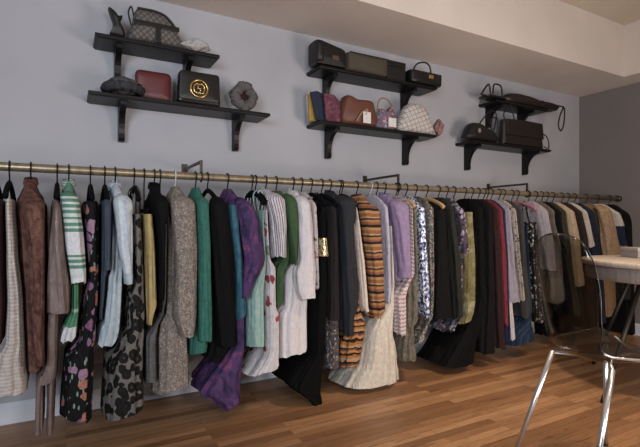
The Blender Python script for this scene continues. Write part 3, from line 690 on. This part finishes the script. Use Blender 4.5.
fl = obj('flap', slabbm(rrect(-w*.96, w*.93, h*.1, h*1.01, .02, 4, .04), .012, .05, 3, -.04), M_lea, t, True)
er = h*.27; ec = (-.01, h*.47); yy = -.052
em = obj('emblem', tubebm([(ec[0]+er*math.cos(2*PI*k/36), yy, ec[1]+er*math.sin(2*PI*k/36)) for k in range(36)], er*.12, 8, True), M_gold, t, True)
for s in (1, -1):   # two facing letter shapes
    lx, rx_, rz_ = -er*.22, er*.42, er*.56
    pts = [(ec[0]+s*(lx+rx_*math.cos(math.radians(a))), yy-.001, ec[1]+s*rz_*math.sin(math.radians(a))) for a in range(55, 331, 25)]
    pts += [(ec[0]+s*(lx+rx_*.95), yy-.001, ec[1]), (ec[0]+s*(lx+rx_*.35), yy-.001, ec[1])]
    obj('emblem_letter', tubebm(pts, er*.105, 6), M_gold, em, True)
t, w = bag('ruffled_scarf', 'scarf', 'grey ruffled knit scarf rolled into a ring with dark centre', 231, 255, T1, dy=-.02); h = hgt(243, 85, T1); t.location.z += .006
bm = bmesh.new(); N = 60; rr = h*.36
tube(bm, [(w*.72*math.cos(2*PI*k/N)*(1+.12*math.sin(7*2*PI*k/N)), .012*math.sin(9*2*PI*k/N), h*.5+rr*math.sin(2*PI*k/N)*(1+.12*math.sin(7*2*PI*k/N))) for k in range(N)], [h*.17*(1+.22*math.sin(11*2*PI*k/N)) for k in range(N)], 10, True, 1.0)
obj('ruffle_ring', bm, plain('grey_ruffle_knit', '6b6663', vary=.4, vscale=80), t, True)
bm = bmesh.new(); crumple(bm, w*.42, .03, h*.24, 3, .2); o = obj('lining', bm, plain('dark_wine_lining', '35191f'), t, True); o.location = (0, .02, h*.24)
# upper shelf in the middle
t, w = bag('box_bag', 'handbag', 'black boxy handbag with side gusset beside the olive bag', 312, 341, T3, dy=-.01); h = hgt(322, 44, T3)
obj('bag_body', slabbm([(-w, 0), (w, 0), (w, h*.72), (w*.8, h*.8), (-w*.7, h*1.0), (-w, h*.96)], .13, .05), M_lea, t)
obj('side_gusset', slabbm(rrect(-w*1.02, -w*.55, .01, h*1.0, .012, 3), .15, .1), M_leb, t, True)
obj('metal_label', boxbm((w*.0, -.083, h*.25), (w*.45, -.078, h*.42), .002), hard('dull_bronze', '6a5a48', .4, .6), t)
t, w = bag('olive_bag', 'clutch bag', 'wide flat olive clutch lying on its side on the upper shelf', 343, 383, T3, dy=-.01); h = hgt(362, 57, T3)
obj('clutch_body', slabbm(rrect(-w, w*.98, 0, h*.95, .012, 3), .14, .06), hard('olive_suede', '4b4234', .85, bump=.3), t, True)
obj('edge_binding', boxbm((-w*.97, -.088, h*.86), (w*.95, -.084, h*.9)), M_brn, t)
t, w = bag('small_black_box', 'case', 'small black box case beside the curved-handle handbag', 384, 402, T3, dy=.01); h = hgt(393, 63, T3)
obj('case_body', boxbm((-w, -.06, 0), (w, .05, h*.7), .006), M_leb, t); obj('lid', boxbm((-w*1.02, -.062, h*.7), (w*1.02, .052, h), .006), M_lea, t)
t, w = bag('clasp_handbag', 'handbag', 'black handbag with tall curved handle and small gold clasp', 405, 436, T3, dy=-.03); h = hgt(424, 75, T3)
obj('bag_body', slabbm(rrect(-w, w, 0, h, .015, 4, -.02), .11, .08), M_lea, t, True)
hh = hgt(420, 64, T3)
handle(t, [(-w*.75, -.02, h*.9), (-w*.5, -.02, hh*.85), (0, -.02, hh), (w*.32, -.02, hh*.88), (w*.42, -.02, h*.9)], .007, M_lea)
obj('clasp', boxbm((w*.05, -.068, h*.45), (w*.35, -.060, h*.75), .003), M_gold, t)
# lower shelf in the middle
def leaner(name, cat, label, pts, d, mat, dy):
    xs = [X(u, BD+dy) for u, v in pts]; zs = [Z(u, v, BD+dy) for u, v in pts]; cx = sum(xs)/len(xs)
    t = thing(name, label, cat, (cx, BY+dy, T1), 0, 'bags and accessories on the wall shelves')
    z0 = min(zs); obj('folded_cloth', slabbm([(x-cx, max(.0005, z-T1)) for x, z in zip(xs, zs)], d, .05), mat, t, True); return t
leaner('white_pouch', 'pouch', 'white cloth pouch leaning at the end of the shelf behind the yellow pouch', [(308,122),(306,96),(308,91),(312,92),(316,122)], .02, plain('white_canvas','c4beb4'), .06)
leaner('yellow_pouch', 'pouch', 'mustard yellow cloth pouch between the white and navy pouches', [(309,122),(308,94),(311,94),(323,119),(323,122)], .02, plain('mustard_canvas','b08a3e'), .02)
leaner('navy_pouch', 'pouch', 'navy cloth pouch leaning in front of the yellow pouch', [(316,123),(310,92),(317,91),(323,94),(331,122)], .02, plain('navy_canvas','2b3244'), -.02)
leaner('plum_pouch', 'pouch', 'plum patterned cloth pouch beside the rust bag', [(326,123),(323,93),(334,95),(340,102),(340,123)], .018, tworamp('plum_print',['4d2536','6e3a4c','8a5a60'],30), -.055)
t, w = bag('rust_bag', 'handbag', 'rust brown leather bag with a white paper tag', 341, 373, T1, dy=.0); h = hgt(354, 97, T1)
obj('bag_body', slabbm(smooth_poly([(-w, 0), (w, 0), (w*.97, h*.7), (w*.7, h*.92), (-.2*w, h*.9), (-w*.7, h*1.0), (-w*.95, h*.8)]), .11, .15), hard('rust_leather', '6b3a28', .5, bump=.3), t, True)
obj('ribbon', tubebm(spline([(-w*.35, -.068, h*.1), (-w*.05, -.075, h*.4), (w*.3, -.07, h*.55), (w*.15, -.076, h*.35)], 5), .006, 6, False, 2), plain('tan_ribbon', 'b08a68'), t, True)
obj('paper_tag', boxbm((w*.02, -.082, .015), (w*.5, -.079, h*.45)), M_paper, t)
t, w = bag('floral_bag', 'handbag', 'small pink floral bag with tan curved handle and white tag', 375, 393, T1, dy=-.02); h = hgt(388, 106, T1)
obj('bag_body', slabbm(smooth_poly([(-w, 0), (w*.9, 0), (w*.95, h*.5), (w*.6, h*.95), (0, h*.7), (-w*.7, h*.8), (-w, h*.4)]), .07, .15), floral('pink_bag_floral', '7d6a76', ['9a3f55','b9a9b0','6a7896','c27d86'], 30, .45), t, True)
handle(t, [(-w*1.0, -.01, h*.6), (-w*.75, -.01, h*1.15), (w*.1, -.01, h*1.22), (w*.75, -.01, h*.9)], .006, plain('tan_handle', '9a7458'))
obj('paper_tag', boxbm((-w*.15, -.062, .012), (w*.7, -.058, h*.42)), M_paper, t)
def woven():
    s = NT('white_woven_straw'); o = s.sep(s.tc.outputs['Object'])
    a = s.math('PINGPONG', s.math('MULTIPLY', s.math('ADD', o[0], s.math('MULTIPLY', o[2], .6)), 20), .5); b = s.math('PINGPONG', s.math('MULTIPLY', s.math('SUBTRACT', o[2], s.math('MULTIPLY', o[0], .4)), 24), .5)
    return s.fin(s.ramp(s.math('MINIMUM', a, b), [(0, '8d8078'), (.06, 'c9c1bb'), (1, 'd0c9c4')], 'CONSTANT'), wrinkle=.1)
t, w = bag('woven_bag', 'handbag', 'white domed woven bag with thin crossing lines', 397.5, 428, T1, dy=-.02); h = hgt(411, 105, T1)
obj('bag_body', slabbm(smooth_poly([(-w, 0), (w, 0), (w*.98, h*.45), (w*.6, h*.85), (0, h*1.0), (-w*.5, h*.96), (-w*.9, h*.6)]), .1, .14), woven(), t, True)
handle(t, [(-w*.9, -.03, h*.55), (-w*.2, -.06, h*.98), (w*.6, -.05, h*.8), (w*.92, -.04, h*.4)], .004, plain('cream_cord', 'b9aa98'))
t, w = bag('pink_scarf', 'scarf', 'dusty pink ruffled scarf tucked beside the white woven bag', 431.5, 438, T1, dy=-.05); h = hgt(436, 121, T1)
bm = bmesh.new(); crumple(bm, w*.8, .05, h/2, 11, .4); obj('folded_cloth', bm, tworamp('dusty_pink', ['8a5a58','b08480'], 40), t, True)
# upper shelf at the far end
t, w = bag('loop_handbag', 'handbag', 'black handbag with two upright loop handles on the upper far shelf', 481, 500, T3, dy=-.02); h = hgt(490, 97, T3)
obj('bag_body', slabbm(smooth_poly([(-w, 0), (w, 0), (w*.9, h*.8), (0, h), (-w*.9, h*.8)]), .12, .14), M_lea, t, True)
h2 = hgt(490, 85, T3)
handle(t, [(-w*.2, -.03, h*.8), (-w*.1, -.03, h2*.9), (w*.35, -.03, h2), (w*.7, -.03, h2*.85), (w*.8, -.03, h*.8)], .008, M_lea)
handle(t, [(-w*.9, -.05, h*.1), (-w*1.5, -.05, h*.4), (-w*1.45, -.05, h*1.0), (-w*.8, -.05, h2*.82), (-w*.6, -.05, h*.7)], .009, M_lea)
t, w = bag('folded_bag', 'bag', 'long dark brown folded garment bag with a strap loop hanging down', 506, 556, T3, dy=-.0); h = hgt(512, 95, T3)
obj('bag_body', slabbm(smooth_poly([(-w, 0), (w*.7, 0), (w*.98, h*.35), (w, h*.62), (w*.6, h*.8), (.1*w, h*.75), (-.3*w, h*1.0), (-w, h*.98)]), .13, .14), M_brn, t, True)
obj('fold_band', boxbm((.1*w, -.082, .004), (.2*w, -.070, h*.72), .003), M_leb, t)
handle(t, [(w*.72, -.09, h*.5), (w*.78, -.14, h*.15), (w*.62, -.15, -.08), (w*.55, -.15, -.19), (w*.66, -.15, -.24), (w*.78, -.15, -.16), (w*.84, -.14, h*.1), (w*.86, -.09, h*.45)], .006, M_brn, 'strap', flat=1.6)
# lower shelf at the far end
t, w = bag('hobo_bag', 'handbag', 'black slouchy hobo bag with upright strap and pale ornament', 463, 492, T1, dy=-.02); h = hgt(472, 124, T1)
obj('bag_body', slabbm(smooth_poly([(-w*.95, 0), (w*1.0, 0), (w*.95, h*.5), (w*.4, h*.75), (-.2*w, h*1.0), (-w*.7, h*.95), (-w, h*.4)]), .12, .16), M_leb, t, True)
h2 = hgt(485, 112, T1)
handle(t, [(-w*.3, -.04, h*.85), (w*.1, -.04, h2*.75), (w*.55, -.04, h2), (w*.95, -.04, h2*.92), (w*.85, -.04, h*1.0), (w*.7, -.04, h*.55)], .007, M_leb)
handle(t, [(w*.55, -.06, h*.55), (w*.45, -.06, h2*.7), (w*.9, -.06, h2*.75), (w*1.0, -.06, h*.5)], .006, M_leb)
bm = bmesh.new()
for k in range(5): tube(bm, [(-w*.45+.016*math.cos(k*1.256), -.078, h*.5+.02*math.sin(k*1.256)), (-w*.45+.004*math.cos(k*1.256), -.082, h*.5+.004*math.sin(k*1.256))], [.012, .006], 8)
obj('flower_ornament', bm, hard('pale_ornament', '8f8078', .5), t, True)
t, w = bag('brown_shoulder_bag', 'handbag', 'flat dark brown leather shoulder bag with side strap', 499, 539, T1, dy=-.02); h = hgt(515, 121, T1)
obj('bag_body', slabbm([(-w, 0), (w*1.0, 0), (w*.92, h*.55), (w*.85, h*.98), (-w*.2, h*1.0), (-w*.95, h*.95)], .08, .06), M_brn, t)
obj('flap', slabbm([(-w*.93, h*.35), (w*.93, h*.35), (w*.86, h*.97), (-w*.2, h*.99), (-w*.92, h*.94)], .012, .04, 3, -.052), M_brn, t)
handle(t, [(w*.9, 0, h*.7), (w*1.25, -.02, h*.5), (w*1.3, -.03, .015), (w*1.0, -.04, .02)], .006, M_brn, 'strap')
handle(t, [(-w*.9, -.05, h*.8), (-w*1.05, -.05, h*1.1), (-w*.75, -.05, h*1.5), (-w*.55, -.05, h*.95)], .006, M_leb, 'strap')

# ------------------------------------------------------------------ bar table and stool
FW = Vector((SN, CS, 0)); RT = Vector((CS, -SN, 0)); CAM = Vector((0, -D, 0))
def place(lat, dep, z=0): return CAM + RT*lat + FW*dep + Vector((0, 0, z))
M_top = table_wood('bleached_oak', '9a8c80', 'c0b4a8'); M_apron = table_wood('grey_oak', '746a64', '928882'); M_iron = hard('dark_iron', '2b2521', .5, .5)
tc = place(2.58, 3.3)
t = thing('round_table', 'tall round bleached oak table at the end of the room', 'table', tc)
bm = bmesh.new(); lathe(bm, [(.585, .915), (.6, .918), (.605, .93), (.605, .945), (.6, .953), (.58, .955)], 96); obj('tabletop', bm, M_top, t, True)
bm = bmesh.new(); lathe(bm, [(.54, .815), (.57, .815), (.575, .82), (.575, .9145), (.54, .9145)], 96); obj('apron', bm, M_apron, t, True)
for a in (197, 287, 17, 107):
    a = math.radians(a-29); ca, sa = math.cos(a), math.sin(a)
    obj('leg', tubebm([(.34*ca, .34*sa, .83), (.7*ca, .7*sa, .004)], [.017, .014], 10), M_iron, t, True)
b = thing('paper_box', 'pale grey flat box lying on the round table', 'box', place(2.56, 3.58, .9555), -.5)
obj('box_base', boxbm((-.14, -.1, 0), (.14, .1, .05), .003), hard('pale_card', 'a89f9a', .8), b); obj('lid', boxbm((-.145, -.105, .05), (.145, .105, .075), .003), hard('pale_card_lid', 'b5aba5', .8), b)

fdir = RT*.953+FW*.302; sdir = -RT*.302+FW*.953
rzc = math.atan2(fdir.y, fdir.x)
sc_ = place(1.37, 2.2)
t = thing('bar_stool', 'smoky transparent shell stool on splayed chrome legs beside the table', 'stool', sc_, rzc)
SH = .60
# centreline of the shell: front lip, seat, bend, back.  local x forward, y to the far side
prof = spline([(.27, 0, SH-.035), (.23, 0, SH+.0), (.1, 0, SH-.012), (-.06, 0, SH-.022), (-.16, 0, SH-.012), (-.225, 0, SH+.05), (-.25, 0, SH+.15), (-.275, 0, SH+.32), (-.305, 0, SH+.48), (-.325, 0, SH+.565)], 6)
NP = len(prof); NQ = 24; grid = []
for i, p in enumerate(prof):
    s = i/(NP-1)
    WP = [(0, .17), (.05, .205), (.13, .235), (.3, .24), (.42, .185), (.5, .150), (.58, .150), (.68, .168), (.77, .178)]
    if s <= .77:
        for (s0, h0), (s1, h1) in zip(WP, WP[1:]):
            if s0 <= s <= s1+1e-9: q = (s-s0)/(s1-s0); hw = h0+(h1-h0)*(q*q*(3-2*q)); break
    else: hw = .178*math.sqrt(max(.004, 1-((s-.77)/.23)**2.2))
    row = []
    for j_ in range(NQ+1):
        q = -1+2*j_/NQ
        lift = .045*abs(q)**3
        seatness = max(0, min(1, (.62-s)/.2))
        dx = (1-seatness)*lift*.9; dz = seatness*lift
        row.append(Vector((p.x+dx, q*hw, p.z+dz)))
    grid.append(row)
vs = [v for r in grid for v in r]; fs = []
for i in range(NP-1):
    for k in range(NQ):
        a = i*(NQ+1)+k; fs.append((a, a+1, a+NQ+2, a+NQ+1))
M_smoke = smoke_acrylic('smoky_acrylic')
sh = link('shell', vs, fs, M_smoke, t)
md = sh.modifiers.new('thickness', 'SOLIDIFY'); md.thickness = .007; md.offset = 0
edge = [grid[0][k] for k in range(NQ+1)] + [grid[i][NQ] for i in range(1, NP)] + [grid[NP-1][k] for k in range(NQ-1, -1, -1)] + [grid[i][0] for i in range(NP-2, 0, -1)]
obj('shell_rim', tubebm(edge, .0026, 8, True), hard('smoky_acrylic_edge', '2c2824', .15, .2, vary=0), t, True)
ns = int(NP*.5)
lip = [grid[i][0] for i in range(ns, -1, -1)] + [grid[0][k] for k in range(1, NQ+1)]
obj('seat_highlight', tubebm(lip, .0058, 8), hard('pale_seat_highlight', 'c8c4c4', .15, .7, vary=0), t, True)  # pale tube standing in for the highlight along the seat edge
for sx, sy in ((-1, 1), (-1, -1), (1, 1), (1, -1)):
    tp = Vector((-.15 if sx < 0 else .2, sy*.165, SH-.03)); bt = Vector((tp.x-.2 if sx < 0 else tp.x+.07, sy*.225, .006))
    lg = obj('leg', tubebm([tp, bt], [.0135, .0115], 14), M_chrome, t, True)
    obj('foot_cap', tubebm([bt+Vector((0,0,-.005)), bt+Vector((0,0,.02))], .0135, 12), M_dark, lg, True)
bm = bmesh.new()
for a, b_ in (((-.15, -.165), (.2, .165)), ((-.15, .165), (.2, -.165))): tube(bm, [(a[0], a[1], SH-.036), (b_[0], b_[1], SH-.036)], .009, 10)
obj('under_frame', bm, M_chrome, t, True)

# ------------------------------------------------------------------ light and camera
def area(name, loc, target, size, power, col, sy=None):
    l = bpy.data.lights.new(name, 'AREA'); l.energy = power; l.color = col; l.size = size
    if sy: l.shape = 'RECTANGLE'; l.size_y = sy
    o = bpy.data.objects.new(name, l); C.objects.link(o); o.location = loc
    o.rotation_euler = (Vector(target)-Vector(loc)).to_track_quat('-Z', 'Y').to_euler(); return o
def spot(name, loc, target, power, col, ang, blend=.8, r=.08):
    l = bpy.data.lights.new(name, 'SPOT'); l.energy = power; l.color = col; l.spot_size = math.radians(ang); l.spot_blend = blend; l.shadow_soft_size = r
    o = bpy.data.objects.new(name, l); C.objects.link(o); o.location = loc
    o.rotation_euler = (Vector(target)-Vector(loc)).to_track_quat('-Z', 'Y').to_euler(); return o
area('daylight_window', (-2.4, -5.6, 2.0), (.5, 0, 2.0), 2.0, 72, (.80, .885, 1.0), 1.6).data.spread = math.radians(110)
area('camera_side_lamp', (.6, -4.1, 1.7), (1.8, 0, 1.25), .5, 36, (1.0, .96, .95))
area('soffit_fill', (3.0, -3.9, .8), (2.8, -.6, 3.0), 1.2, 70, (1.0, .88, .80))  # added fill aimed upward to brighten the soffit, no fixture there
spot('ceiling_spot_near', (2.7, -2.3, 3.25), (2.5, -1.3, 0), 290, (1.0, .78, .58), 66, 1.0)
spot('ceiling_spot_far', (4.1, -2.3, 3.25), (4.3, -.9, .6), 90, (1.0, .76, .54), 70)
spot('ceiling_spot_table', (3.2, -3.6, 3.25), (3.3, -1.8, .5), 100, (1.0, .80, .62), 70)
w = bpy.data.worlds.new('room_air'); bpy.context.scene.world = w; w.use_nodes = True
w.node_tree.nodes['Background'].inputs[0].default_value = (.5, .52, .58, 1); w.node_tree.nodes['Background'].inputs[1].default_value = .05
cam = bpy.data.cameras.new('camera'); co = bpy.data.objects.new('camera', cam); C.objects.link(co)
cam.sensor_width = 36; cam.lens = 36*F/640; cam.shift_y = (VH-223.5)/640; cam.clip_start = .05
co.location = (0, -D, H); co.rotation_euler = (PI/2, 0, -math.atan2(SN, CS))
sc = bpy.context.scene; sc.camera = co
sc.view_settings.view_transform = 'Standard'; sc.view_settings.look = 'None'; sc.view_settings.exposure = 0.0
